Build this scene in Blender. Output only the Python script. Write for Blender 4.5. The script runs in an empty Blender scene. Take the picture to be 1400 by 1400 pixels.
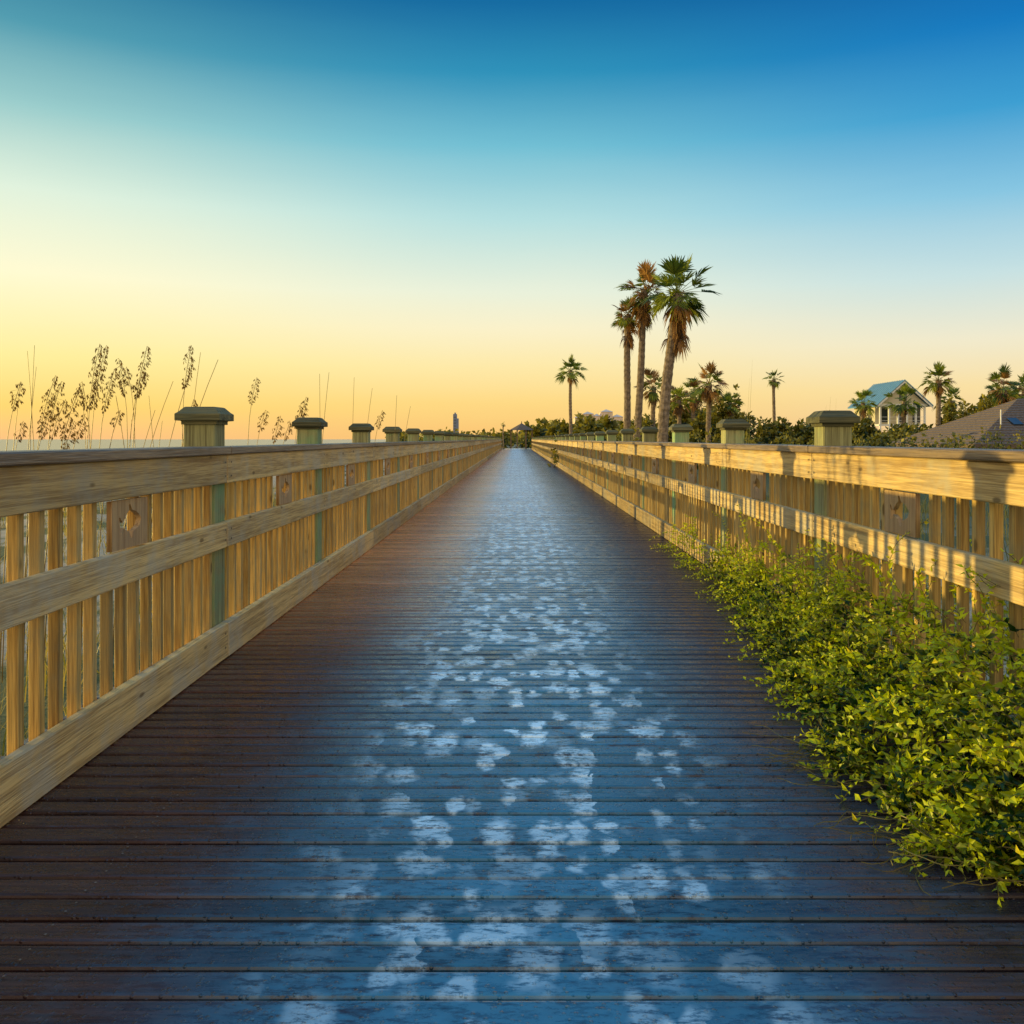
import bpy, math, random
import numpy as np
from mathutils import Vector, Matrix
random.seed(7); R=random.random
def U(a,b): return a+(b-a)*random.random()
scene=bpy.context.scene
scene.view_settings.view_transform='Standard'
scene.view_settings.look='None'
scene.view_settings.exposure=0
EYE=1.108; F=1200.0; VX=705.0; HY=600.0
SUN_AZ=math.radians(67); SUN_EL=math.radians(3.4)

def s2l(c):
    return tuple(((v/255)/12.92 if v/255<=0.04045 else (((v/255)+0.055)/1.055)**2.4) for v in c)

# ---------------------------------------------------------------- node helpers
class NT:
    def __init__(s,tree): s.t=tree; s.n=tree.nodes; s.l=tree.links
    def new(s,typ,**kw):
        n=s.n.new(typ)
        for k,v in kw.items(): setattr(n,k,v)
        return n
    def link(s,a,b): s.l.new(a,b)
    def val(s,inp,v):
        if isinstance(v,bpy.types.NodeSocket): s.l.new(v,inp)
        else: inp.default_value=v
    def math(s,op,a,b=0.0,c=None,clamp=False):
        n=s.new('ShaderNodeMath',operation=op); n.use_clamp=clamp
        s.val(n.inputs[0],a); s.val(n.inputs[1],b)
        if c is not None: s.val(n.inputs[2],c)
        return n.outputs[0]
    def mix(s,f,a,b,bt='MIX'):
        n=s.new('ShaderNodeMix',data_type='RGBA',blend_type=bt)
        s.val(n.inputs[0],f); 
        s.val(n.inputs[6],a if isinstance(a,bpy.types.NodeSocket) else (*a,1)); s.val(n.inputs[7],b if isinstance(b,bpy.types.NodeSocket) else (*b,1))
        return n.outputs[2]
    def ss(s,v,a,b,lo=0.0,hi=1.0):
        n=s.new('ShaderNodeMapRange',interpolation_type='SMOOTHSTEP')
        s.val(n.inputs[0],v); n.inputs[1].default_value=a; n.inputs[2].default_value=b
        n.inputs[3].default_value=lo; n.inputs[4].default_value=hi
        return n.outputs[0]
    def mapping(s,v,scale,loc=(0,0,0)):
        n=s.new('ShaderNodeMapping'); s.link(v,n.inputs[0]); n.inputs['Scale'].default_value=scale
        n.inputs['Location'].default_value=loc
        return n.outputs[0]
    def noise(s,v,scale,detail=4,rough=0.55,dist=0.0):
        n=s.new('ShaderNodeTexNoise'); s.link(v,n.inputs['Vector']); n.inputs['Scale'].default_value=scale
        n.inputs['Detail'].default_value=detail; n.inputs['Roughness'].default_value=rough; n.inputs['Distortion'].default_value=dist
        return n.outputs['Fac']
    def bump(s,h,strength,dist,normal=None):
        n=s.new('ShaderNodeBump'); s.link(h,n.inputs['Height']); n.inputs['Strength'].default_value=strength
        n.inputs['Distance'].default_value=dist
        if normal: s.link(normal,n.inputs['Normal'])
        return n.outputs[0]
def newmat(name):
    m=bpy.data.materials.new(name); m.use_nodes=True
    nt=NT(m.node_tree); b=m.node_tree.nodes['Principled BSDF']
    return m,nt,b
def objco(nt): return nt.new('ShaderNodeTexCoord').outputs['Object']
def attr(nt,name='rnd'):
    n=nt.new('ShaderNodeAttribute'); n.attribute_name=name; return n.outputs['Fac']

def wood(name,axis,dark,light,wet=0.0,tint=None,tamt=0.4):
    m,nt,b=newmat(name); co=objco(nt); r=attr(nt)
    comb=nt.new('ShaderNodeCombineXYZ')
    off=nt.math('MULTIPLY',r,37.0)
    for i in range(3): nt.link(off,comb.inputs[i])
    add=nt.new('ShaderNodeVectorMath',operation='ADD'); nt.link(co,add.inputs[0]); nt.link(comb.outputs[0],add.inputs[1])
    v=add.outputs[0]
    sc=[42,42,42]; sc['XYZ'.index(axis)]=1.1
    g=nt.noise(nt.mapping(v,tuple(sc)),1.0,4,0.6,0.5)
    sc2=[190,190,190]; sc2['XYZ'.index(axis)]=6
    g2=nt.noise(nt.mapping(v,tuple(sc2)),1.0,2,0.6)
    big=nt.noise(v,2.6,4,0.7)
    f=nt.math('ADD',nt.math('MULTIPLY',g,0.6),nt.math('MULTIPLY',g2,0.4))
    f=nt.ss(f,0.36,0.62)
    col=nt.mix(f,dark,light)
    col=nt.mix(nt.math('MULTIPLY',nt.ss(big,0.42,0.68),tamt),col,tint or (0.30,0.25,0.17))
    kv=[8,8,8]; kv['XYZ'.index(axis)]=2.9
    vo=nt.new('ShaderNodeTexVoronoi'); nt.link(nt.mapping(v,tuple(kv)),vo.inputs['Vector']); vo.inputs['Scale'].default_value=1.0
    k=nt.ss(vo.outputs['Distance'],0.05,0.11,1.0,0.0)
    col=nt.mix(nt.math('MULTIPLY',k,0.75),col,tuple(x*0.35 for x in dark))
    hsv=nt.new('ShaderNodeHueSaturation'); nt.link(col,hsv.inputs['Color'])
    nt.link(nt.math('ADD',nt.math('MULTIPLY',r,0.42),0.78),hsv.inputs['Value'])
    nt.link(hsv.outputs[0],b.inputs['Base Color'])
    b.inputs['Roughness'].default_value=0.75-0.45*wet
    b.inputs['Specular IOR Level'].default_value=0.2+0.3*wet
    nt.link(nt.bump(f,0.7,0.002),b.inputs['Normal'])
    return m
M_rail=wood('weathered_pine_rail','Y',(0.34,0.22,0.085),(0.68,0.48,0.19),tint=(0.42,0.39,0.29),tamt=.65)
M_bal=wood('weathered_pine_baluster','Z',(0.28,0.17,0.050),(0.66,0.44,0.13),tint=(0.30,0.27,0.15),tamt=.6)
M_post=wood('treated_pine_post','Z',(0.18,0.17,0.08),(0.38,0.38,0.18),tint=(0.20,0.40,0.20),tamt=0.7)
M_capb=wood('wet_cap_board','Y',(0.10,0.065,0.035),(0.28,0.19,0.10),wet=0.7,tint=(0.14,0.11,0.09))
M_cap=wood('post_cap_wood','X',(0.060,0.058,0.026),(0.18,0.165,0.08),tint=(0.08,0.10,0.065))
M_panel=wood('carved_panel_wood','Y',(0.38,0.23,0.10),(0.68,0.46,0.22),tint=(0.42,0.27,0.16))

def leafmat(name,c1,c2,c3=None,trans=0.4,rough=0.5):
    m,nt,b=newmat(name); r=attr(nt)
    cr=nt.new('ShaderNodeValToRGB'); nt.link(r,cr.inputs[0])
    e=cr.color_ramp.elements; e[0].color=(*c1,1); e[1].color=(*c2,1)
    if c3: 
        x=e.new(0.93); x.color=(*c2,1); e[-1].color=(*c3,1)
    b.inputs['Roughness'].default_value=rough
    b.inputs['Specular IOR Level'].default_value=0.3
    nt.link(cr.outputs[0],b.inputs['Base Color'])
    tr=nt.new('ShaderNodeBsdfTranslucent'); nt.link(cr.outputs[0],tr.inputs[0])
    mx=nt.new('ShaderNodeMixShader'); mx.inputs[0].default_value=trans
    nt.link(b.outputs[0],mx.inputs[1]); nt.link(tr.outputs[0],mx.inputs[2])
    nt.link(mx.outputs[0],m.node_tree.nodes['Material Output'].inputs[0])
    return m
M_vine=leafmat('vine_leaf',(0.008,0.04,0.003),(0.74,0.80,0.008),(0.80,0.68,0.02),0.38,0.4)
M_stem=leafmat('vine_stem',(0.10,0.07,0.02),(0.22,0.20,0.05),trans=0.05)
M_frond=leafmat('palm_frond',(0.03,0.07,0.012),(0.34,0.38,0.03),trans=0.35)
M_dead_sunlit=leafmat('dead_and_sunlit_frond',(0.08,0.045,0.02),(0.46,0.23,0.05),trans=0.25)
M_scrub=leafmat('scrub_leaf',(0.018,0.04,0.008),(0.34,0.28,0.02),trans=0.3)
M_grass=leafmat('dune_grass_blade',(0.10,0.12,0.02),(0.56,0.42,0.09),trans=0.5)
M_oat=leafmat('sea_oat',(0.07,0.045,0.015),(0.38,0.23,0.05),trans=0.3)

def simple(name,c,rough=0.7,ns=3.0,amt=0.25,metal=0.0,scale3=(1,1,1)):
    m,nt,b=newmat(name); co=objco(nt)
    n=nt.noise(nt.mapping(co,scale3),ns,5,0.6)
    nt.link(nt.mix(nt.ss(n,0.3,0.7),tuple(x*(1-amt) for x in c),tuple(min(1,x*(1+amt)) for x in c)),b.inputs['Base Color'])
    b.inputs['Roughness'].default_value=rough; b.inputs['Metallic'].default_value=metal
    nt.link(nt.bump(n,0.3,0.02),b.inputs['Normal'])
    return m
M_trunk=simple('palm_trunk_bark',(0.20,0.15,0.10),0.9,6,0.5)
M_white=simple('white_painted_wood',(0.76,0.76,0.72),0.6,2,0.05)
M_tealroof=simple('blue_metal_roof',(0.17,0.34,0.43),0.4,2,0.12,0.2)
M_wall=simple('clapboard_wall',(0.55,0.50,0.36),0.8,3,0.08,scale3=(1,1,12))
M_glass=simple('window_glass',(0.03,0.04,0.05),0.08,2,0.2)
M_shingle=simple('brown_shingle_roof',(0.14,0.10,0.07),0.9,9,0.4,scale3=(1,1,4))
M_stucco=simple('pink_stucco',(0.80,0.62,0.48),0.9,0.3,0.06)
M_tower=simple('blue_grey_concrete',(0.20,0.24,0.32),0.9,0.3,0.1)
M_screw=simple('deck_screw_steel',(0.35,0.33,0.3),0.35,30,0.2,0.9)
M_under=simple('dark_joist_timber',(0.012,0.010,0.009),0.9,6,0.3)
M_brown=simple('brown_painted_wood',(0.16,0.10,0.06),0.8,4,0.2)

# ---------------------------------------------------------------- deck material
def deckmat():
    m,nt,b=newmat('dewy_composite_decking'); co=objco(nt); r=attr(nt)
    sep=nt.new('ShaderNodeSeparateXYZ'); nt.link(co,sep.inputs[0]); X,Y,Z=sep.outputs
    grain=nt.noise(nt.mapping(co,(3,90,60)),1.0,4,0.65)
    cb=nt.new('ShaderNodeCombineXYZ'); nt.link(nt.math('MULTIPLY',r,0.8),cb.inputs[0])
    adb=nt.new('ShaderNodeVectorMath',operation='ADD'); nt.link(co,adb.inputs[0]); nt.link(cb.outputs[0],adb.inputs[1])
    film=nt.noise(nt.mapping(adb.outputs[0],(2.2,1.2,1)),1.0,4,0.65,0.4)
    big=nt.noise(nt.mapping(co,(1.0,0.35,1)),1.2,3,0.6)
    gs=nt.ss(grain,0.3,0.7)
    base=nt.mix(gs,(0.014,0.011,0.016),(0.050,0.034,0.038))
    xe=nt.math('ABSOLUTE',nt.math('SUBTRACT',X,0.06))
    # red low-sun glow painted into board colour beside the seaward railing
    sun_glow=nt.math('MULTIPLY',nt.ss(nt.math('ADD',X,nt.math('MULTIPLY',nt.math('SUBTRACT',big,0.5),0.9)),-0.12,-0.65),nt.ss(Y,2.0,6,0.5,1.0))
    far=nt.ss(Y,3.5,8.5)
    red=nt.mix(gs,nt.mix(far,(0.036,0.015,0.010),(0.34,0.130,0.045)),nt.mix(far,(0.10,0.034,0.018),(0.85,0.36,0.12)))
    base=nt.mix(nt.math('MULTIPLY',sun_glow,0.97),base,red)
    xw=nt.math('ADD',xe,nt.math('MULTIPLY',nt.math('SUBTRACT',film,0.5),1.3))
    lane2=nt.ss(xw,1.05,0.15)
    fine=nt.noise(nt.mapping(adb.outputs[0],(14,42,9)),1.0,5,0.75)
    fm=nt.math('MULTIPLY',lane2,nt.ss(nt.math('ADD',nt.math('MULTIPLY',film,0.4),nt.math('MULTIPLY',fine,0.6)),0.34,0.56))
    filmc=nt.mix(nt.ss(Y,3,18),(0.050,0.215,0.310),(0.62,0.74,0.80))  # dew film colour; paling with distance paints in grazing sky reflection
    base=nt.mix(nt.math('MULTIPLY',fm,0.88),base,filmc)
    tot=None
    warp=nt.new('ShaderNodeTexNoise'); nt.link(co,warp.inputs['Vector']); warp.inputs['Scale'].default_value=14; warp.inputs['Detail'].default_value=4
    wv=nt.new('ShaderNodeVectorMath',operation='MULTIPLY_ADD'); nt.link(warp.outputs['Color'],wv.inputs[0]); wv.inputs[1].default_value=(0.10,0.11,0); nt.link(co,wv.inputs[2])
    for k,(sx,sy,ox,th,keep) in enumerate([(6.8,4.0,0.0,0.44,0.22),(11.0,6.6,7.3,0.42,0.26)]):
        vo=nt.new('ShaderNodeTexVoronoi'); vo.voronoi_dimensions='2D'
        nt.link(nt.mapping(wv.outputs[0],(sx,sy,1),(ox,ox*1.7,0)),vo.inputs['Vector']); vo.inputs['Scale'].default_value=1.0
        s3=nt.new('ShaderNodeSeparateColor'); nt.link(vo.outputs['Color'],s3.inputs[0])
        mk=nt.math('MULTIPLY',nt.ss(vo.outputs['Distance'],th,th*0.45),nt.ss(s3.outputs[0],keep,keep+0.45))
        tot=mk if tot is None else nt.math('MAXIMUM',tot,mk)
    tot=nt.math('MULTIPLY',tot,nt.ss(fine,0.38,0.55,0.08,1.0))
    xn=nt.math('ADD',xe,nt.math('MULTIPLY',nt.math('SUBTRACT',film,0.5),0.7))
    tot=nt.math('MULTIPLY',tot,nt.ss(xn,0.68,0.25))
    tot=nt.math('MULTIPLY',tot,nt.ss(Y,1.7,3.2,0.5,1.0))
    base=nt.mix(tot,base,(0.74,0.90,0.92))
    hsv=nt.new('ShaderNodeHueSaturation'); nt.link(base,hsv.inputs['Color'])
    nt.link(nt.math('ADD',nt.math('MULTIPLY',r,0.5),0.75),hsv.inputs['Value'])
    nt.link(hsv.outputs[0],b.inputs['Base Color'])
    b.inputs['Specular IOR Level'].default_value=0.5
    nt.link(nt.ss(fine,0.35,0.65,0.16,0.45),b.inputs['Roughness'])
    vo=nt.new('ShaderNodeTexVoronoi'); nt.link(co,vo.inputs['Vector']); vo.inputs['Scale'].default_value=75
    s3=nt.new('ShaderNodeSeparateColor'); nt.link(vo.outputs['Color'],s3.inputs[0])
    dr=nt.math('MULTIPLY',nt.ss(vo.outputs['Distance'],0.40,0.12),nt.ss(s3.outputs[0],0.5,0.6))
    hh=nt.math('ADD',nt.math('MULTIPLY',grain,0.4),nt.math('MULTIPLY',dr,1.3))
    nt.link(nt.bump(hh,0.9,0.002),b.inputs['Normal'])
    return m
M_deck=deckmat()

# ---------------------------------------------------------------- mesh builder
class MB:
    def __init__(s): s.v=[]; s.f=[]; s.m=[]; s.r=[]
    def add(s,vs,fs,mat=0,rnd=None):
        o=len(s.v); s.v.extend(vs)
        if rnd is None: rnd=R()
        for f in fs:
            s.f.append(tuple(i+o for i in f)); s.m.append(mat); s.r.append(rnd)
    def box(s,x0,x1,y0,y1,z0,z1,mat=0,rnd=None):
        s.add([(x0,y0,z0),(x1,y0,z0),(x1,y1,z0),(x0,y1,z0),(x0,y0,z1),(x1,y0,z1),(x1,y1,z1),(x0,y1,z1)],
              [(0,3,2,1),(4,5,6,7),(0,1,5,4),(1,2,6,5),(2,3,7,6),(3,0,4,7)],mat,rnd)
    def tube(s,pts,rads,n=6,mat=0,rnd=None):
        vs=[];fs=[]
        for i,(p,r) in enumerate(zip(pts,rads)):
            p=Vector(p); d=(Vector(pts[min(i+1,len(pts)-1)])-Vector(pts[max(i-1,0)])).normalized()
            a=d.orthogonal().normalized() if abs(d.z)<0.9 else Vector((1,0,0)); a=(a-d*a.dot(d)).normalized(); b=d.cross(a)
            for k in range(n):
                t=2*math.pi*k/n; vs.append(tuple(p+a*(r*math.cos(t))+b*(r*math.sin(t))))
        for i in range(len(pts)-1):
            for k in range(n):
                fs.append((i*n+k,i*n+(k+1)%n,(i+1)*n+(k+1)%n,(i+1)*n+k))
        fs.append(tuple(range((len(pts)-1)*n,len(pts)*n)))
        s.add(vs,fs,mat,rnd)
    def obj(s,name,mats,parent=None,bevel=0,smooth=False):
        me=bpy.data.meshes.new(name); me.from_pydata(s.v,[],s.f)
        for m in mats: me.materials.append(m)
        me.polygons.foreach_set('material_index',s.m)
        a=me.attributes.new('rnd','FLOAT','FACE'); a.data.foreach_set('value',s.r)
        if smooth: me.polygons.foreach_set('use_smooth',[True]*len(s.f))
        me.update()
        o=bpy.data.objects.new(name,me); scene.collection.objects.link(o)
        if parent: o.parent=parent
        if bevel:
            b=o.modifiers.new('bevel','BEVEL'); b.width=bevel; b.segments=1; b.limit_method='ANGLE'
        return o
def empty(name):
    e=bpy.data.objects.new(name,None); scene.collection.objects.link(e); return e

# ---------------------------------------------------------------- boardwalk
L=92.0
walk=empty('wooden_boardwalk')
mb=MB(); y=-1.5; P=0.0955; G=0.013
while y<L:
    w=P-G+U(-.001,.001); dz=U(-0.002,0.002)
    prof=[(0,-0.032),(0,-0.007),(0.003,-0.002),(0.010,0),(w-0.010,0),(w-0.003,-0.002),(w,-0.007),(w,-0.032)]
    xs=(-1.80+U(-.01,.01),2.0+U(-.01,.01)); vs=[]; sk=U(-.0015,.0015)
    for q,x in enumerate(xs):
        for (a,b) in prof: vs.append((x,y+a+sk*q,b+dz))
    n=len(prof); fs=[(i,i+1,n+i+1,n+i)[::-1] for i in range(n-1)]
    fs.append((n-1,0,n,2*n-1)[::-1]); fs.append(tuple(range(n))); fs.append(tuple(range(n,2*n))[::-1])
    mb.add(vs,fs); y+=P
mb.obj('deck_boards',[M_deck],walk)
mb=MB()
for x in (-1.6,-1.05,-0.5,0.1,0.65,1.2,1.8): mb.box(x-.02,x+.02,-1.5,L,-0.22,-0.034)
y=-1
while y<L:
    for x in (-1.5,0.1,1.7): mb.box(x-.07,x+.07,y,y+.14,-1.6,-0.05)
    y+=2.27
mb.box(-1.7,1.9,-1.5,L,-0.24,-0.225)
mb.obj('joists_and_piles',[M_under],walk)
mb=MB(); y=-1.5
while y<9:
    for x in (-1.05,-0.5,0.1,0.65,1.2):
        for dy in (0.02,0.058):
            cx=x+U(-.004,.004); cy=y+dy
            vs=[(cx+.003*math.cos(t),cy+.003*math.sin(t),0.0032) for t in [i*math.pi/4 for i in range(8)]]
            mb.add(vs,[tuple(range(8))])
    y+=P
mb.obj('deck_screws',[M_screw],walk)

# ---------------------------------------------------------------- railings
def fish_panel_mesh():
    cu=bpy.data.curves.new('panel','CURVE'); cu.dimensions='2D'; cu.fill_mode='BOTH'; cu.extrude=0.010
    def spl(pts):
        sp=cu.splines.new('POLY'); sp.points.add(len(pts)-1)
        for p,q in zip(sp.points,pts): p.co=(q[0],q[1],0,1)
        sp.use_cyclic_u=True
    spl([(-.155,-.0925),(.155,-.0925),(.155,.0925),(-.155,.0925)])
    fish=[(-.095,.012),(-.075,.030),(-.045,.044),(-.015,.050),(.000,.072),(.014,.074),(.012,.050),(.035,.036),(.058,.012),(.070,.008),(.088,.030),(.098,.028),(.088,.000),(.092,-.034),(.080,-.038),(.062,-.012),(.040,-.022),(.012,-.030),(-.004,-.056),(-.020,-.058),(-.020,-.034),(-.052,-.026),(-.080,-.014)]
    spl(fish)
    o=bpy.data.objects.new('t',cu); scene.collection.objects.link(o)
    bpy.context.view_layer.update()
    me=bpy.data.meshes.new_from_object(o.evaluated_get(bpy.context.evaluated_depsgraph_get()))
    bpy.data.objects.remove(o)
    me.materials.clear(); me.materials.append(M_panel)
    return me
PM=fish_panel_mesh()
def railing(name,side,xin,first):
    root=empty(name); S=2.27
    def bx(mb,a,b,y0,y1,z0,z1,rnd=None):
        x0,x1=side*(xin+a),side*(xin+b)
        mb.box(min(x0,x1),max(x0,x1),y0,y1,z0,z1,rnd=rnd)
    posts=[first+S*i for i in range(-2,60) if first+S*i<L+1]
    rails=MB(); capb=MB(); bal=MB(); pst=MB(); cap=MB(); bolt=MB()
    ys=posts[0::2]+[posts[-1]+.1]
    for a,b in zip(ys[:-1],ys[1:]):
        j=0.0022
        for (o1,z0,z1) in ((0,0.882,1.028),(0.001,0.560,0.688),(-0.004,0.004,0.178)):
            e=U(-.003,.003); dz=U(-.003,.003)
            bx(rails,o1+e,0.038,a+j,b-j,z0+(dz if z0>.1 else 0),z1+min(dz,.0005))
        bx(capb,-0.022+U(-.003,.003),0.155,a+j,b-j,1.030,1.069+U(-.0015,.0015))
    for i,p in enumerate(posts):
        w=0.078; c=0.038+0.0015+w
        tilt=U(-.004,.004)
        bx(pst,c-w,c+w,p-w,p+w,-1.5,1.195)
        if p<16:
            for z in (.92,.99,.60,.65,.06,.13):
                for dy in (-.045,.045):
                    X0=side*(xin-.0055); vs=[(X0,p+dy+.006*math.cos(t),z+.006*math.sin(t)) for t in [q*math.pi/4 for q in range(8)]]
                    bolt.add(vs,[tuple(range(8))])
        x=side*(xin+c)
        prof=[(0.088,1.178),(0.088,1.196),(0.112,1.198),(0.112,1.232),(0.100,1.240),(0.078,1.264),(0.070,1.267)]
        vs=[];fs=[]
        for (h,z) in prof:
            for sx,sy in ((-1,-1),(1,-1),(1,1),(-1,1)): vs.append((x+sx*h+tilt,p+sy*h,z+tilt))
        for k in range(len(prof)-1):
            for q in range(4): fs.append((k*4+q,k*4+(q+1)%4,(k+1)*4+(q+1)%4,(k+1)*4+q))
        fs.append((0,3,2,1)); n=len(prof)*4; fs.append((n-4,n-3,n-2,n-1))
        cap.add(vs,fs)
    for i in range(len(posts)-1):
        a=posts[i]+0.078; b=posts[i+1]-0.078; n=18; st=(b-a)/n; pc=(posts[i]+posts[i+1])/2+0.05
        for k in range(n):
            y=a+st*(k+.5)+U(-.006,.006); e=U(0,.005)
            zt=0.675 if abs(y-pc)<0.115 else 1.026
            bx(bal,0.0395+e,0.0745+e,y-.0175,y+.0175,0.03,zt)
        o=bpy.data.objects.new('carved_fish_panel',PM); scene.collection.objects.link(o); o.parent=root
        o.rotation_euler=(math.pi/2,0,math.pi/2*(1 if side>0 else -1)) 
        o.location=(side*(xin+0.0265),pc,0.785)
    rails.obj('rail_boards',[M_rail],root,0.004)
    capb.obj('cap_rail',[M_capb],root,0.005)
    bal.obj('balusters',[M_bal],root,0.003)
    pst.obj('posts',[M_post],root,0.005)
    cap.obj('post_caps',[M_cap],root,0.002)
    bolt.obj('nail_heads',[M_under],root)
railing('wooden_railing',-1,1.46,4.45)
railing('wooden_railing',1,1.66,4.92)

# ---------------------------------------------------------------- terrain, sea
def hgt(x,y):
    h=-0.75+0.18*math.sin(x*.35+1)*math.cos(y*.22)+0.08*math.sin(x*1.3+y*.7)
    if abs(x)<2.6: h=-0.8
    if x<-10:
        t=min(1,(-x-10)/32); t=t*t*(3-2*t); h=h*(1-t)-5.5*t
    if abs(y)>300 or abs(x)>200: h=h*0.3-0.5 if x>-10 else h
    return h
def axis(near,step,far,g=1.25):
    a=[0.0];d=step
    while a[-1]<far:
        if a[-1]>near: d*=g
        a.append(a[-1]+d)
    return [-v for v in a[:0:-1]]+a
xs=axis(30,.8,6000); ys=axis(30,1.2,6000)
vs=[(x,y,hgt(x,y)) for y in ys for x in xs]; nx=len(xs)
fs=[(j*nx+i,j*nx+i+1,(j+1)*nx+i+1,(j+1)*nx+i) for j in range(len(ys)-1) for i in range(nx-1)]
m,nt,b=newmat('dune_sand_and_scrub_soil'); co=objco(nt)
n1=nt.noise(co,0.5,6,0.6); n2=nt.noise(co,9,5,0.7)
sep=nt.new('ShaderNodeSeparateXYZ'); nt.link(co,sep.inputs[0])
sand=nt.mix(n2,(0.34,0.25,0.15),(0.55,0.43,0.28)); veg=nt.mix(n2,(0.04,0.06,0.015),(0.14,0.14,0.04))
f=nt.math('MAXIMUM',nt.ss(n1,0.45,0.58),nt.ss(sep.outputs[0],3,12))
f=nt.math('MULTIPLY',f,nt.ss(sep.outputs[0],-26,-16))
nt.link(nt.mix(f,sand,veg),b.inputs['Base Color']); b.inputs['Roughness'].default_value=0.95
nt.link(nt.bump(n2,0.6,0.05),b.inputs['Normal']); M_ground=m
g=MB(); g.add(vs,fs); g.obj('ground',[M_ground],smooth=True)
m,nt,b=newmat('sea_water'); co=objco(nt)
w=nt.noise(nt.mapping(co,(0.25,0.08,1)),1.0,5,0.6)
b.inputs['Base Color'].default_value=(0.05,0.07,0.08,1); b.inputs['Roughness'].default_value=0.22
nt.link(nt.bump(w,0.5,0.5),b.inputs['Normal']); M_sea=m
g=MB(); g.add([(-9000,-6000,-4.2),(-20,-6000,-4.2),(-20,9000,-4.2),(-9000,9000,-4.2)],[(0,1,2,3)]); g.obj('sea',[M_sea])

# ---------------------------------------------------------------- vegetation helpers
def px(x,d): return (x-VX)/F*d
def pz(y,d): return EYE+(HY-y)/F*d
def rv(): 
    while True:
        v=Vector((U(-1,1),U(-1,1),U(-1,1)))
        if 0.05<v.length<1: return v.normalized()
def leaf(mb,p,d,up,L_,W,mat=0,rnd=None,droop=0.2):
    d=d.normalized(); s=d.cross(up)
    if s.length<1e-3: s=d.orthogonal()
    s.normalize(); n=s.cross(d)
    w=W*.5; f=n*W*.2
    m=p+d*L_*.42; t=p+d*L_-n*L_*droop
    vs=[p,m+s*w+f,t,m-s*w+f,m-n*L_*droop*.1]
    mb.add([tuple(v) for v in vs],[(0,4,2,1),(0,3,2,4)],mat,rnd)

# vines on the right railing
mb=MB()
def vw(y): return float(np.interp(y,[2.1,2.3,2.8,3.5,4.3,5,6,7,8.5],[.35,.62,.70,.58,.46,.34,.2,.12,.05]))
def vh(y): return float(np.interp(y,[2.1,2.5,3.2,4,4.8,6,7,8.5],[.33,.44,.48,.42,.32,.22,.15,.08]))
def shoot(p,d,n,step,grav,base_r,size):
    pts=[p.copy()]
    for i in range(n):
        d=(d+rv()*0.30+Vector((0,0,-grav*(i/n)))).normalized(); p=p+d*step
        if p.z<0.008 and 0.4<p.x<2.0: p.z=0.008+R()*.01; d.z=abs(d.z)*.2
        pts.append(p.copy())
        for k in range(random.choice((1,2,2))):
            s=d.cross(Vector((0,0,1))); s=s if s.length>.1 else Vector((1,0,0))
            ld=(d*.5+s.normalized()*(1 if (i+k)%2 else -1)*U(.5,1)+rv()*.65+Vector((0,0,.2)))
            sz=size*U(.5,1.3)*(1-.4*i/n)
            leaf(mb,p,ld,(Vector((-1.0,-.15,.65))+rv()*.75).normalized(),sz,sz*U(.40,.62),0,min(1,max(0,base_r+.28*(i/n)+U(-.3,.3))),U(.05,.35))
    mb.tube([tuple(q) for q in pts],[.0015]*len(pts),3,1)
tuft=[math.sin(k*2.3)*.5+math.sin(k*5.1+1)*.5 for k in range(400)]
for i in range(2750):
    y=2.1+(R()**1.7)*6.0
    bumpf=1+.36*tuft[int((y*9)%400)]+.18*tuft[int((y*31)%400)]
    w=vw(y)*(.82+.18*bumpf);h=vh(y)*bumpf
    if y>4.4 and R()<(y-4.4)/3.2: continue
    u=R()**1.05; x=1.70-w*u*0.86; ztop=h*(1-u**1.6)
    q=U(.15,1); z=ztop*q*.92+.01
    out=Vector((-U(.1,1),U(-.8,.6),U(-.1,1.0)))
    # clumped light and dark: shade painted low and inside, sunlit yellow painted on top
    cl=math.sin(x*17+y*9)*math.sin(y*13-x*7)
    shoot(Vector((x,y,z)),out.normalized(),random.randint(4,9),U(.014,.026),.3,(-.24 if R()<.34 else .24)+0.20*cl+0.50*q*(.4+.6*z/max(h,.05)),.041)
for i in range(330):
    y=U(1.8,8); shoot(Vector((U(1.76,2.5),y,U(-.5,.40 if y<5 else .2))),Vector((U(-.6,.6),U(-.5,.5),U(.2,1))).normalized(),7,.028,.2,.30,.055)
for i in range(125):
    y=2.6+(R()**1.0)*6.2 ; x=U(1.52,1.80)
    shoot(Vector((x,y,vh(y)*U(.6,1.1))),Vector((U(-.35,.1),U(-.5,.5),1)).normalized(),random.randint(5,14) if R()<.75 else 22,.022,.10,.68,.038)
for i in range(80):
    y=U(2.3,9); shoot(Vector((1.66-vw(y)*.8,y,.03)),Vector((-1,U(-1,.5),.1)).normalized(),random.randint(5,12),.024,.5,.55,.034)
for i in range(40):
    y=U(2.1,3.2); p=Vector((1.70-vw(y)*.9,y,.03)); d=Vector((-1,U(-.9,.2),.15)).normalized(); pts=[]
    for k in range(14):
        pts.append(tuple(p)); d=(d+rv()*.45).normalized(); d.z*=.5; p=p+d*.024; p.z=max(.006,p.z)
    mb.tube(pts,[.0013]*14,3,1)
mb.obj('flowering_vine',[M_vine,M_stem])

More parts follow.
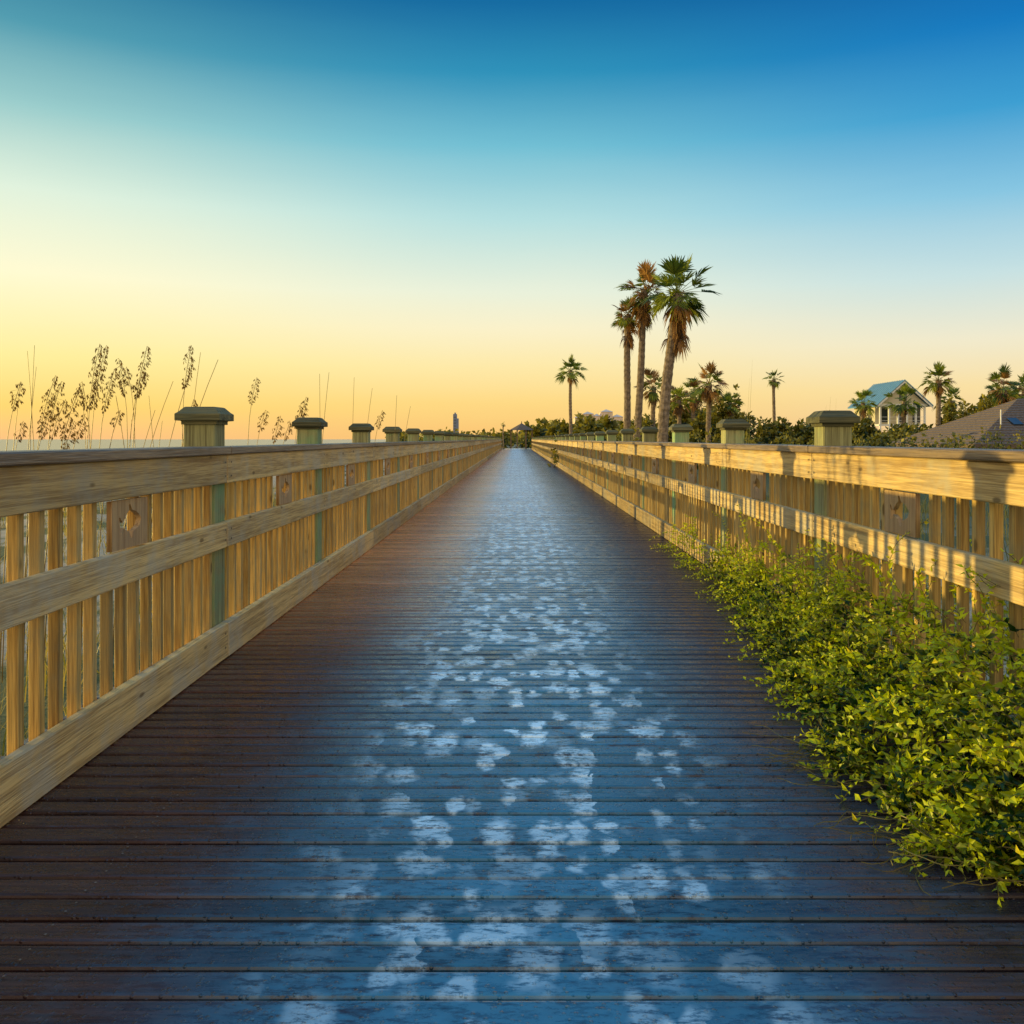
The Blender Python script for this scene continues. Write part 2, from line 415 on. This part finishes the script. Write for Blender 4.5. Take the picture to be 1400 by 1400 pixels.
# dune grass (both sides)
def blade(mb,x,y,z,h,lean,az,w):
    pts=[]
    for t in (0,.5,1):
        pts.append(Vector((x+math.cos(az)*lean*t*t,y+math.sin(az)*lean*t*t,z+h*(t-.18*t*t*lean/h))))
    s=Vector((-math.sin(az+.8),math.cos(az+.8),0))
    ws=(w,w*.75,w*.08); vs=[]
    for p,q in zip(pts,ws): vs+= [tuple(p+s*q),tuple(p-s*q)]
    mb.add(vs,[(0,1,3,2),(2,3,5,4)])
mb=MB()
for c in range(420):
    cx=-1.9-(R()**1.5)*11; cy=U(.5,30); z=hgt(cx,cy)
    for k in range(16):
        blade(mb,cx+random.gauss(0,.10),cy+random.gauss(0,.10),z-.05,U(.25,.85),U(.1,.5),U(0,6.3),U(.003,.007))
mb.obj('dune_grass',[M_grass])
mb=MB()
for c in range(220):
    cx=2.3+(R()**1.4)*9; cy=U(2,30); z=hgt(cx,cy)
    for k in range(18):
        blade(mb,cx+random.gauss(0,.12),cy+random.gauss(0,.12),z-.05,U(.4,1.2),U(.1,.6),U(0,6.3),U(.003,.007))
for (X,Yt,d) in ((1022,488,9),(1018,515,9),(1128,540,8),(1136,542,8),(1122,552,8)):
    x=px(X,d); blade(mb,x-.03,d,-.8,pz(Yt,d)+.8,.08,0,.004)
mb.obj('dune_grass',[M_grass])

# sea oats
mb=MB()
def oat(X,Yt,d,lean,head,dens=1.0):
    xt=px(X,d); zt=pz(Yt,d); x0=xt-lean; z0=-.7; pts=[]
    N=12; droop=.05 if head>0 else 0; sg=1 if lean>0 else -1
    def P(t): return Vector((x0+lean*t**2.2+sg*droop*max(0,(t-.8)/.2)**2,d+.1*t,z0+(zt-z0)*t))
    for i in range(N+1): pts.append(P(i/N))
    mb.tube([tuple(p) for p in pts],[.0050-.003*i/N for i in range(N+1)],4,0,U(.2,.9))
    if head>0:
        n=int(head*125*dens)
        for i in range(n):
            t=(i+R())/n; tt=1-(head*t)/(zt-z0); p=P(tt)
            br=.008+.036*math.sin(math.pi*min(1,t*.85+.12))*U(.3,1.3); s2=random.choice((-1,1,1))*sg
            q=p+Vector((br*s2,U(-.5,.5)*br,-br*U(.1,.9)))
            mb.tube([tuple(p),tuple(q)],[.0009,.0009],3,0)
            for e in range(3):
                leaf(mb,p.lerp(q,U(.4,1)),Vector((U(-.5,.5)+.2*s2,U(-.4,.4),-1)),Vector((U(-1,1),-1,0)),U(.018,.030),U(.006,.010),0)
for a in ((12,575,6.5,.05,.14),(27,478,6.5,-.12,0),(40,500,6.8,.1,0),(57,512,6.5,.16,.42),(66,520,6.7,.10,.3),(72,545,6.8,.2,.3),(90,530,6.2,.2,.36),(98,565,6.4,.15,.2),
          (118,468,6.3,.05,.46),(128,470,6.6,.10,.48),(138,505,6.4,.1,.3),(163,488,6.6,-.06,.28),(178,505,6.5,.08,.18),(184,471,6.4,.08,.38),(112,520,6.3,-.05,.2),
          (246,470,6.6,.02,.32),(268,480,7,.15,0),(292,490,6.6,.45,0),(256,500,6.9,.35,0),(230,520,7,.4,0),(250,545,7,.1,.12),(37,470,6.5,.03,0),(174,500,6.5,-.05,.15),
          (8,520,6.2,.1,.2),(48,560,6.3,.1,.2),(82,575,6.1,.12,.2),(104,540,6.9,-.1,0),(146,560,6.2,.1,.1),(196,540,6.8,-.12,0),(215,575,7.0,.1,0),(240,560,6.6,-.1,0),
          (340,515,8.5,.06,.25),(352,560,8.5,.1,.2),(373,568,8.5,.08,.25),(386,575,8.6,.1,.18),(408,542,8.3,.1,.3),(401,555,8.3,.02,.22),(434,510,9,-.02,0),(447,508,9,.12,0),
          (482,515,10,.03,0),(507,530,10,.15,0),(515,560,10,.1,.2),(541,540,11,.05,0),(560,555,12,.2,0),(18,520,6.5,.1,0),(150,540,6.5,-.2,0),(205,560,7,.3,0)):
    oat(*a)
mb.obj('sea_oats',[M_oat])

# palms
def palm(X,base_y,Yc,d,rpx,Xb=None,dead=0.35,nf=30,seed=1,tw=None,skirt=False,brown=0.0):
    random.seed(seed)
    Xb=X if Xb is None else Xb
    xc,zc=px(X,d),pz(Yc,d); xb=px(Xb,d); z0=-1.2; Rr=rpx/F*d
    mb=MB(); H=zc-z0; n=int(H/.16); pts=[];rad=[]
    tw=tw or max(.13,Rr*.13)
    for i in range(n+1):
        t=i/n; pts.append((xb+(xc-xb)*t**1.5+.03*math.sin(t*7+seed),d,z0+H*t))
        rad.append(tw*(1.10-.25*t+(.22*math.exp(-((t-.97)/.05)**2)))*(1+.07*(i%2)+U(-.04,.04)))
    mb.tube(pts,rad,10,0)
    C=Vector((xc,d,zc))
    for i in range(34):
        az=U(0,6.28); zz=U(-1.1,0)*Rr*.8; dr=Vector((math.cos(az),math.sin(az),.9)).normalized()
        p=C+Vector((math.cos(az)*tw*.7,math.sin(az)*tw*.7,zz)); q=p+dr*Rr*U(.1,.22)
        mb.tube([tuple(p),tuple(q)],[.045,.02],4,0)
    def frond(az,el,Lp,Lb,mat,drp,spread,nl=16,org=None):
        d0=Vector((math.cos(az)*math.cos(el),math.sin(az)*math.cos(el),math.sin(el)))
        p=(org or C).copy(); pts=[p.copy()]; dd=d0.copy()
        for k in range(4):
            dd=(dd+Vector((0,0,-drp*.13))).normalized(); p=p+dd*Lp/4; pts.append(p.copy())
        mb.tube([tuple(q) for q in pts],[.024,.02,.016,.013,.010],4,mat)
        s=dd.cross(Vector((0,0,1))); s=s.normalized() if s.length>.05 else Vector((1,0,0))
        s=(s+Vector((0,0,U(-.8,.8)))); s=(s-dd*s.dot(dd)).normalized(); nn=s.cross(dd)
        rr=R()
        for k in range(nl):
            a=(k/(nl-1)-.5)*2*spread+U(-.06,.06)
            l=Lb*(1-.3*abs(a/spread)**2)*U(.8,1.08)
            v=(dd*math.cos(a)+s*math.sin(a)+nn*(.3*abs(a)/spread)).normalized()
            o=p+dd*Lb*.12*(1-abs(a)/spread)
            m1=o+v*l*.55; t=o+v*l*.97+Vector((0,0,-drp*U(.12,.42)*l))
            ws=v.cross(nn); ws=ws.normalized() if ws.length>.01 else s
            ws=(ws+nn*U(-.6,.6)).normalized(); w=Lb*.054
            vs=[o+ws*w*.3,o-ws*w*.3,m1+ws*w,m1-ws*w,t+ws*w*.08,t-ws*w*.08]
            mb.add([tuple(q) for q in vs],[(0,1,3,2),(2,3,5,4)],mat,min(1,max(0,rr+U(-.2,.2))))
    for i in range(nf):
        az=i*2.4+U(-.5,.5); u=(i+.5)/nf; el=math.radians(80-118*u**.9)+U(-.25,.25)
        lf=U(.8,1.18)
        frond(az,el,Rr*U(.32,.66)*lf,Rr*U(.46,.60)*lf,2 if R()<brown else 1,U(.3,1.0)*(0.4+u),U(1.1,1.6))  # brown share paints sunlit orange into crown fronds
    for i in range(int(nf*dead)):
        az=U(0,6.28); el=math.radians(U(-80,-25)); o=C+Vector((0,0,-Rr*U(0,1.0 if skirt else .3)))
        frond(az,el,Rr*U(.15,.45),Rr*U(.25,.48),2,1.3,U(.3,1.0),10,o)
    mb.obj('palm_tree',[M_trunk,M_frond,M_dead_sunlit])
palm(926,590,402,41,50,Xb=903,dead=1.5,nf=38,seed=33,tw=.24,skirt=True,brown=.06)
palm(882,590,397,43,37,Xb=870,dead=1.4,nf=34,seed=4,tw=.17,skirt=True,brown=.4)
palm(859,590,432,44,28,Xb=856,dead=1.4,nf=30,seed=5,tw=.17,skirt=True,brown=.45)
palm(780,590,507,92,20,dead=.4,nf=26,seed=6,tw=.17)
palm(893,590,530,70,26,dead=1,nf=28,seed=7,brown=.6)
palm(969,590,524,62,27,dead=.8,nf=26,seed=8,brown=.35)
palm(928,590,547,66,23,dead=.9,nf=24,seed=9,brown=.4)
palm(948,590,538,75,23,dead=.7,nf=24,seed=19,brown=.3)
palm(996,590,553,70,21,dead=.7,nf=24,seed=10,brown=.3)
palm(1058,590,519,85,14,dead=.2,nf=22,seed=11,tw=.16)
palm(1180,590,551,100,22,dead=.3,nf=24,seed=12)
palm(1236,590,549,90,24,dead=.3,nf=24,seed=13)
palm(1283,590,520,85,25,dead=.6,nf=26,seed=14,brown=.3)
palm(1300,590,548,88,23,dead=.5,nf=24,seed=15)
palm(1372,590,532,70,27,dead=.7,nf=28,seed=16,brown=.2)
palm(1402,590,534,66,28,dead=.6,nf=28,seed=17,brown=.2)
palm(688,590,581,150,4,dead=.1,nf=12,seed=18,tw=.1)
random.seed(21)

# scrub masses
def clump(mb,c,r,n,size):
    c=Vector(c); lobes=[(Vector((U(-.6,.6)*r[0],U(-.6,.6)*r[1],U(-.3,.7)*r[2])),U(.3,.6)) for _ in range(7)]
    for i in range(n):
        lc,lr=random.choice(lobes); v=rv()*(U(.5,1.08)**.5)
        p=c+lc+Vector((v.x*r[0]*lr,v.y*r[1]*lr,v.z*r[2]*lr))
        d=(rv()+v*.6).normalized(); s=d.orthogonal().normalized(); q=rv()
        s=(s+q*.8); s=(s-d*s.dot(d)).normalized(); l=size*U(.5,1.3); w=l*.33
        mb.add([tuple(p),tuple(p+d*l*.5+s*w),tuple(p+d*l),tuple(p+d*l*.5-s*w)],[(0,1,2,3)],0,min(1,max(0,.35+.35*v.z-.2*v.x+U(-.3,.3))))  # leaf tone painted brighter toward the top and sunward side
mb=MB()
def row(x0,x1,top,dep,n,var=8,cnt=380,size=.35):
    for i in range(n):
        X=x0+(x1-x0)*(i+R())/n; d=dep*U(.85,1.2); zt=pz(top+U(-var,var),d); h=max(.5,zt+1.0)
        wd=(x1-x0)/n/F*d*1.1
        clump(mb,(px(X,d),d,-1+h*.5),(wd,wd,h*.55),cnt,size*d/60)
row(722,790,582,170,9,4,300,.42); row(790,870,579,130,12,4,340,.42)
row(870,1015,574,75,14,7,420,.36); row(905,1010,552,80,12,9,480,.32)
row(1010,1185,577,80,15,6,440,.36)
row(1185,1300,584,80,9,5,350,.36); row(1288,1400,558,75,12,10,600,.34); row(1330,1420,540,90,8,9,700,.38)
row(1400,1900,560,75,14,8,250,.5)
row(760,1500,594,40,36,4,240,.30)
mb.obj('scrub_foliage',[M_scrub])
mb=MB()
for i in range(44):
    d=U(160,320); X=U(540,760); zt=pz(U(590,596),d)
    clump(mb,(px(X,d),d,-1.2+(zt+1.2)*.5),(4,4,(zt+1.2)*.55),120,1.0)
mb.obj('distant_treeline',[M_scrub])

# ---------------------------------------------------------------- buildings
def beach_house():
    root=empty('beach_house'); d=118; x0=px(1201,d); x1=px(1268,d); y0=d; y1=d+9
    cx=(x0+x1)/2; ze=pz(552,d); zr=pz(521,d)
    w=MB(); w.box(x0+.2,x1-.2,y0+1.6,y1,pz(580,d),ze-.05); 
    w.add([(x0+.3,y0+.02,ze),(x1-.3,y0+.02,ze),(cx,y0+.02,zr-.35)],[(0,1,2)])
    w.obj('walls',[M_wall],root)
    t=MB()
    for i in range(6):
        xx=x0+.3+(x1-x0-.6)*i/5; t.box(xx-.11,xx+.11,y0+.05,y0+.27,-1,ze)
    t.box(x0,x1,y0,y0+.12,ze-.35,ze-.01)
    t.box(x0+.1,x1-.1,y0+.1,y0+1.5,pz(580,d)-.2,pz(580,d))
    for zz in (.5,1.0): t.box(x0+.2,x1-.2,y0+.12,y0+.17,pz(580,d)+zz-.04,pz(580,d)+zz)
    for s,(a,b) in enumerate((((x0-.5,ze-.4),(cx,zr)),((x1+.5,ze-.4),(cx,zr)))):
        vs=[(a[0],y0-.55,a[1]-.25),(b[0],y0-.55,b[1]-.28),(b[0],y0-.55,b[1]),(a[0],y0-.55,a[1])]
        vs+= [(v[0],y0-.47,v[2]) for v in vs]
        t.add(vs,[(0,1,2,3),(7,6,5,4),(0,4,5,1),(3,2,6,7)])
    t.obj('porch_and_trim',[M_white],root)
    r=MB()
    for sx,xe in ((-1,x0-.55),(1,x1+.55)):
        r.add([(xe,y0-.6,ze-.38),(cx,y0-.6,zr+.03),(cx,y1+.5,zr+.03),(xe,y1+.5,ze-.38),(xe,y0-.6,ze-.28),(cx,y0-.6,zr+.13),(cx,y1+.5,zr+.13),(xe,y1+.5,ze-.28)],[(0,1,2,3),(4,5,6,7),(0,1,5,4),(0,3,7,4)])
        for k in range(14):
            yy=y0-.6+k*(y1-y0+1.1)/13
            r.add([(xe,yy,ze-.27),(cx,yy,zr+.14),(cx,yy+.06,zr+.14),(xe,yy+.06,ze-.27),(xe,yy+.03,ze-.2),(cx,yy+.03,zr+.21)],[(0,1,5,4),(3,2,5,4)])
    r.obj('metal_roof',[M_tealroof],root)
    g=MB()
    for i in range(3):
        xx=x0+1.1+i*2.1; g.box(xx,xx+1.0,y0+1.55,y0+1.59,pz(577,d),pz(558,d))
    for yy in (y0+3,y0+6): g.box(x0+.17,x0+.21,yy,yy+1,pz(574,d),pz(560,d))
    g.box(cx-.5,cx+.5,y0-.02,y0+.01,ze+.4,ze+1.3)
    g.obj('windows',[M_glass],root)
beach_house()
def hip_house():
    root=empty('shingle_roof_house'); d=44; x0=px(1318,d); x1=x0+17; y0=d-1; y1=d+9; ze=pz(607,d); zr=pz(540,d)
    w=MB(); w.box(x0+.5,x1-.5,y0+.5,y1-.5,-1,ze-.02); w.obj('walls',[M_wall],root)
    r=MB(); a=(x0+5,(y0+y1)/2,zr); b=(x1-5,(y0+y1)/2,zr)
    r.add([(x0,y0,ze),(x1,y0,ze),(x1,y1,ze),(x0,y1,ze),a,b],[(0,1,5,4),(1,2,5),(2,3,4,5),(3,0,4),(0,3,2,1)])
    r.box(x0-.03,x1+.03,y0-.05,y0-.004,ze-.2,ze+.01); r.box(x0-.05,x0-.004,y0,y1,ze-.2,ze+.01)
    for k in range(1,18):
        t=k/18; z=ze+(zr-ze)*t; yy=y0+(y1-y0)/2*t; xa=x0+5*t; xb=x1-5*t
        r.box(xa,xb,yy-.03,yy+.02,z-.01,z+.018); r.box(xa-.03,xa+.02,yy,y1-(y1-y0)/2*t,z-.01,z+.018)
    r.obj('hip_roof',[M_shingle],root)
    s=MB()
    def rp(x,t,o): return (x,y0+(y1-y0)/2*t-.4*o,ze+(zr-ze)*t+o)
    for X in (x0+3.0,x0+4.3):
        s.add([rp(X,.38,.08),rp(X+.5,.38,.08),rp(X+.5,.52,.08),rp(X,.52,.08),rp(X,.38,-.02),rp(X+.5,.38,-.02),rp(X+.5,.52,-.02),rp(X,.52,-.02)],[(0,1,2,3),(0,1,5,4),(1,2,6,5),(3,0,4,7)])
    s.obj('skylights',[M_glass],root)
    c=MB(); c.tube([(x0+2.4,y0+2,ze+.2),(x0+2.4,y0+2,zr-.7)],[.035,.035],8); c.obj('vent_pipe',[M_white],root)
    g=MB()
    for i in range(5): g.box(x0+1.5+i*3,x0+2.7+i*3,y0+.46,y0+.497,ze-1.2,ze-.3)
    g.obj('windows',[M_glass],root)
hip_house()
def hotel():
    root=empty('seaside_hotel'); d=620; w=MB(); g=MB(); r=MB()
    for (a,b,t) in ((786,797,571),(797,812,566),(812,822,569),(822,838,563),(838,852,570)):
        x0,x1=px(a,d),px(b,d); zt=pz(t,d); w.box(x0,x1-.15,d,d+15,-1,zt)
        for f in range(int(zt/3)):
            for k in range(max(2,int((x1-x0)/2.5))):
                xx=x0+.7+k*2.4
                if xx+1.3<x1: g.box(xx,xx+.7,d-.05,d-.01,1+f*3,2.3+f*3)
        cx=(x0+x1)/2; r.add([(x0-.4,d-.4,zt),(x1+.2,d-.4,zt),(x1+.2,d+15,zt),(x0-.4,d+15,zt),(cx,d+7,zt+2)],[(0,1,4),(1,2,4),(2,3,4),(3,0,4)])
    w.obj('walls',[M_stucco],root); g.obj('windows',[M_glass],root); r.obj('roof_caps',[M_stucco],root)
hotel()
def tower():
    root=empty('condo_tower'); d=900; w=MB(); g=MB()
    w.box(px(619.5,d),px(624,d),d,d+10,-3,pz(566,d)); w.box(px(624,d),px(626.5,d),d,d+8,-3,pz(572,d)); w.box(px(621,d),px(623,d),d+2,d+5,pz(566,d),pz(564,d))
    for f in range(8): g.box(px(620,d),px(623.6,d),d-.1,d-.03,2+f*3,2.6+f*3)
    w.obj('walls',[M_tower],root); g.obj('windows',[M_glass],root)
tower()
def gazebo():
    root=empty('wooden_gazebo'); d=104; cx=px(713,d); r=MB(); p=MB(); ze=pz(588,d); zr=pz(578.5,d)
    n=8; vs=[(cx+1.55*math.cos(i*math.pi/4+.39),d+1.55*math.sin(i*math.pi/4+.39),ze) for i in range(n)]+[(cx,d,zr)]
    r.add(vs,[(i,(i+1)%n,n) for i in range(n)]+[tuple(range(n))]); r.tube([(cx,d,zr-.1),(cx,d,zr+.25)],[.08,.02],6)
    r.obj('roof',[M_shingle],root)
    for i in range(n):
        a=i*math.pi/4+.39; x,y=cx+1.35*math.cos(a),d+1.35*math.sin(a); p.box(x-.06,x+.06,y-.06,y+.06,-.6,ze)
    p.box(cx-1.4,cx+1.4,d-1.4,d+1.4,-.16,-.05)
    p.obj('posts_and_floor',[M_brown],root)
gazebo()
mb=MB(); y=L
while y<L+11.5:
    mb.box(-1.2,1.7,y,y+.18,-.06,-.02); y+=.19
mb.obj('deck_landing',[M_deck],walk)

# ---------------------------------------------------------------- world
world=bpy.data.worlds.new('World'); scene.world=world; world.use_nodes=True
nt=NT(world.node_tree); nt.n.clear()
out=nt.new('ShaderNodeOutputWorld'); co=nt.new('ShaderNodeTexCoord').outputs['Generated']
nrm=nt.new('ShaderNodeVectorMath',operation='NORMALIZE'); nt.link(co,nrm.inputs[0])
sep=nt.new('ShaderNodeSeparateXYZ'); nt.link(nrm.outputs[0],sep.inputs[0]); X,Y,Z=sep.outputs
cn=nt.noise(nt.mapping(nrm.outputs[0],(3,2,26)),1.0,4,0.6,0.4)
Zp=nt.math('ADD',Z,nt.math('MULTIPLY',nt.math('SUBTRACT',cn,0.5),0.010))
def ramp(pts):
    cr=nt.new('ShaderNodeValToRGB'); nt.link(Zp,cr.inputs[0]); e=cr.color_ramp.elements
    e[0].position=0; e[0].color=(*s2l(pts[0][1]),1); e[1].position=1; e[1].color=(*s2l(pts[-1][1]),1)
    for y,c in pts[1:-1]:
        t=(600-y)/1200; z=t/math.sqrt(1+t*t); x=e.new(z); x.color=(*s2l(c),1)
    return cr.outputs[0]
rl=ramp([(600,(252,196,130)),(560,(255,214,114)),(500,(255,236,154)),(400,(255,249,208)),(300,(224,241,220)),(200,(154,204,202)),(100,(78,155,174)),(0,(20,110,148)),(-300,(8,80,145)),(0,(10,70,145))])
rc=ramp([(600,(250,196,116)),(550,(253,216,132)),(500,(253,232,168)),(450,(250,240,201)),(400,(233,240,218)),(300,(180,222,223)),(200,(112,190,211)),(100,(40,144,185)),(0,(3,104,160)),(-300,(2,78,150)),(0,(5,70,150))])
rr=ramp([(600,(240,199,146)),(540,(249,223,163)),(480,(240,233,205)),(400,(198,224,226)),(300,(132,196,225)),(200,(54,156,209)),(100,(5,119,191)),(0,(0,90,164)),(-300,(0,78,155)),(0,(0,70,150))])
a=nt.mix(nt.ss(X,-.52,.02),rl,rc); c=nt.mix(nt.ss(X,.0,.52),a,rr)
up=nt.ss(Z,.5,.9)
back=nt.math('MULTIPLY',nt.ss(Y,.25,-.6),nt.ss(Z,-.05,.15))
back=nt.math('MULTIPLY',back,nt.ss(Z,.85,.45))
c=nt.mix(nt.math('MULTIPLY',up,0.95),c,(0.15,0.58,1.12))  # zenith boosted out of view as added blue fill for the deck
c=nt.mix(back,c,(1.35,1.02,0.60))  # warm brightness added to unseen sky behind camera, fills the left railing
bg=nt.new('ShaderNodeBackground'); nt.link(c,bg.inputs[0]); bg.inputs[1].default_value=0.99
sky=nt.new('ShaderNodeTexSky',sky_type='NISHITA'); sky.sun_disc=False; sky.sun_elevation=SUN_EL; sky.sun_rotation=-SUN_AZ
bg2=nt.new('ShaderNodeBackground'); nt.link(sky.outputs[0],bg2.inputs[0]); bg2.inputs[1].default_value=0.010
ad=nt.new('ShaderNodeAddShader'); nt.link(bg.outputs[0],ad.inputs[0]); nt.link(bg2.outputs[0],ad.inputs[1]); nt.link(ad.outputs[0],out.inputs[0])

sl=bpy.data.lights.new('sun','SUN'); sl.energy=5; sl.angle=math.radians(.5); sl.color=(1,.73,.22)
so=bpy.data.objects.new('sun',sl); scene.collection.objects.link(so)
to=Vector((-math.sin(SUN_AZ)*math.cos(SUN_EL),math.cos(SUN_AZ)*math.cos(SUN_EL),math.sin(SUN_EL)))
so.rotation_euler=to.to_track_quat('Z','Y').to_euler()

cam=bpy.data.cameras.new('camera'); co_=bpy.data.objects.new('camera',cam); scene.collection.objects.link(co_); scene.camera=co_
co_.location=(0,0,EYE); co_.rotation_euler=(math.pi/2,0,0)
cam.sensor_width=36; cam.lens=36*F/1400; cam.shift_x=-5/1400; cam.shift_y=-100/1400; cam.clip_end=20000; cam.clip_start=.05
print('faces',sum(len(o.data.polygons) for o in scene.objects if o.type=='MESH'))
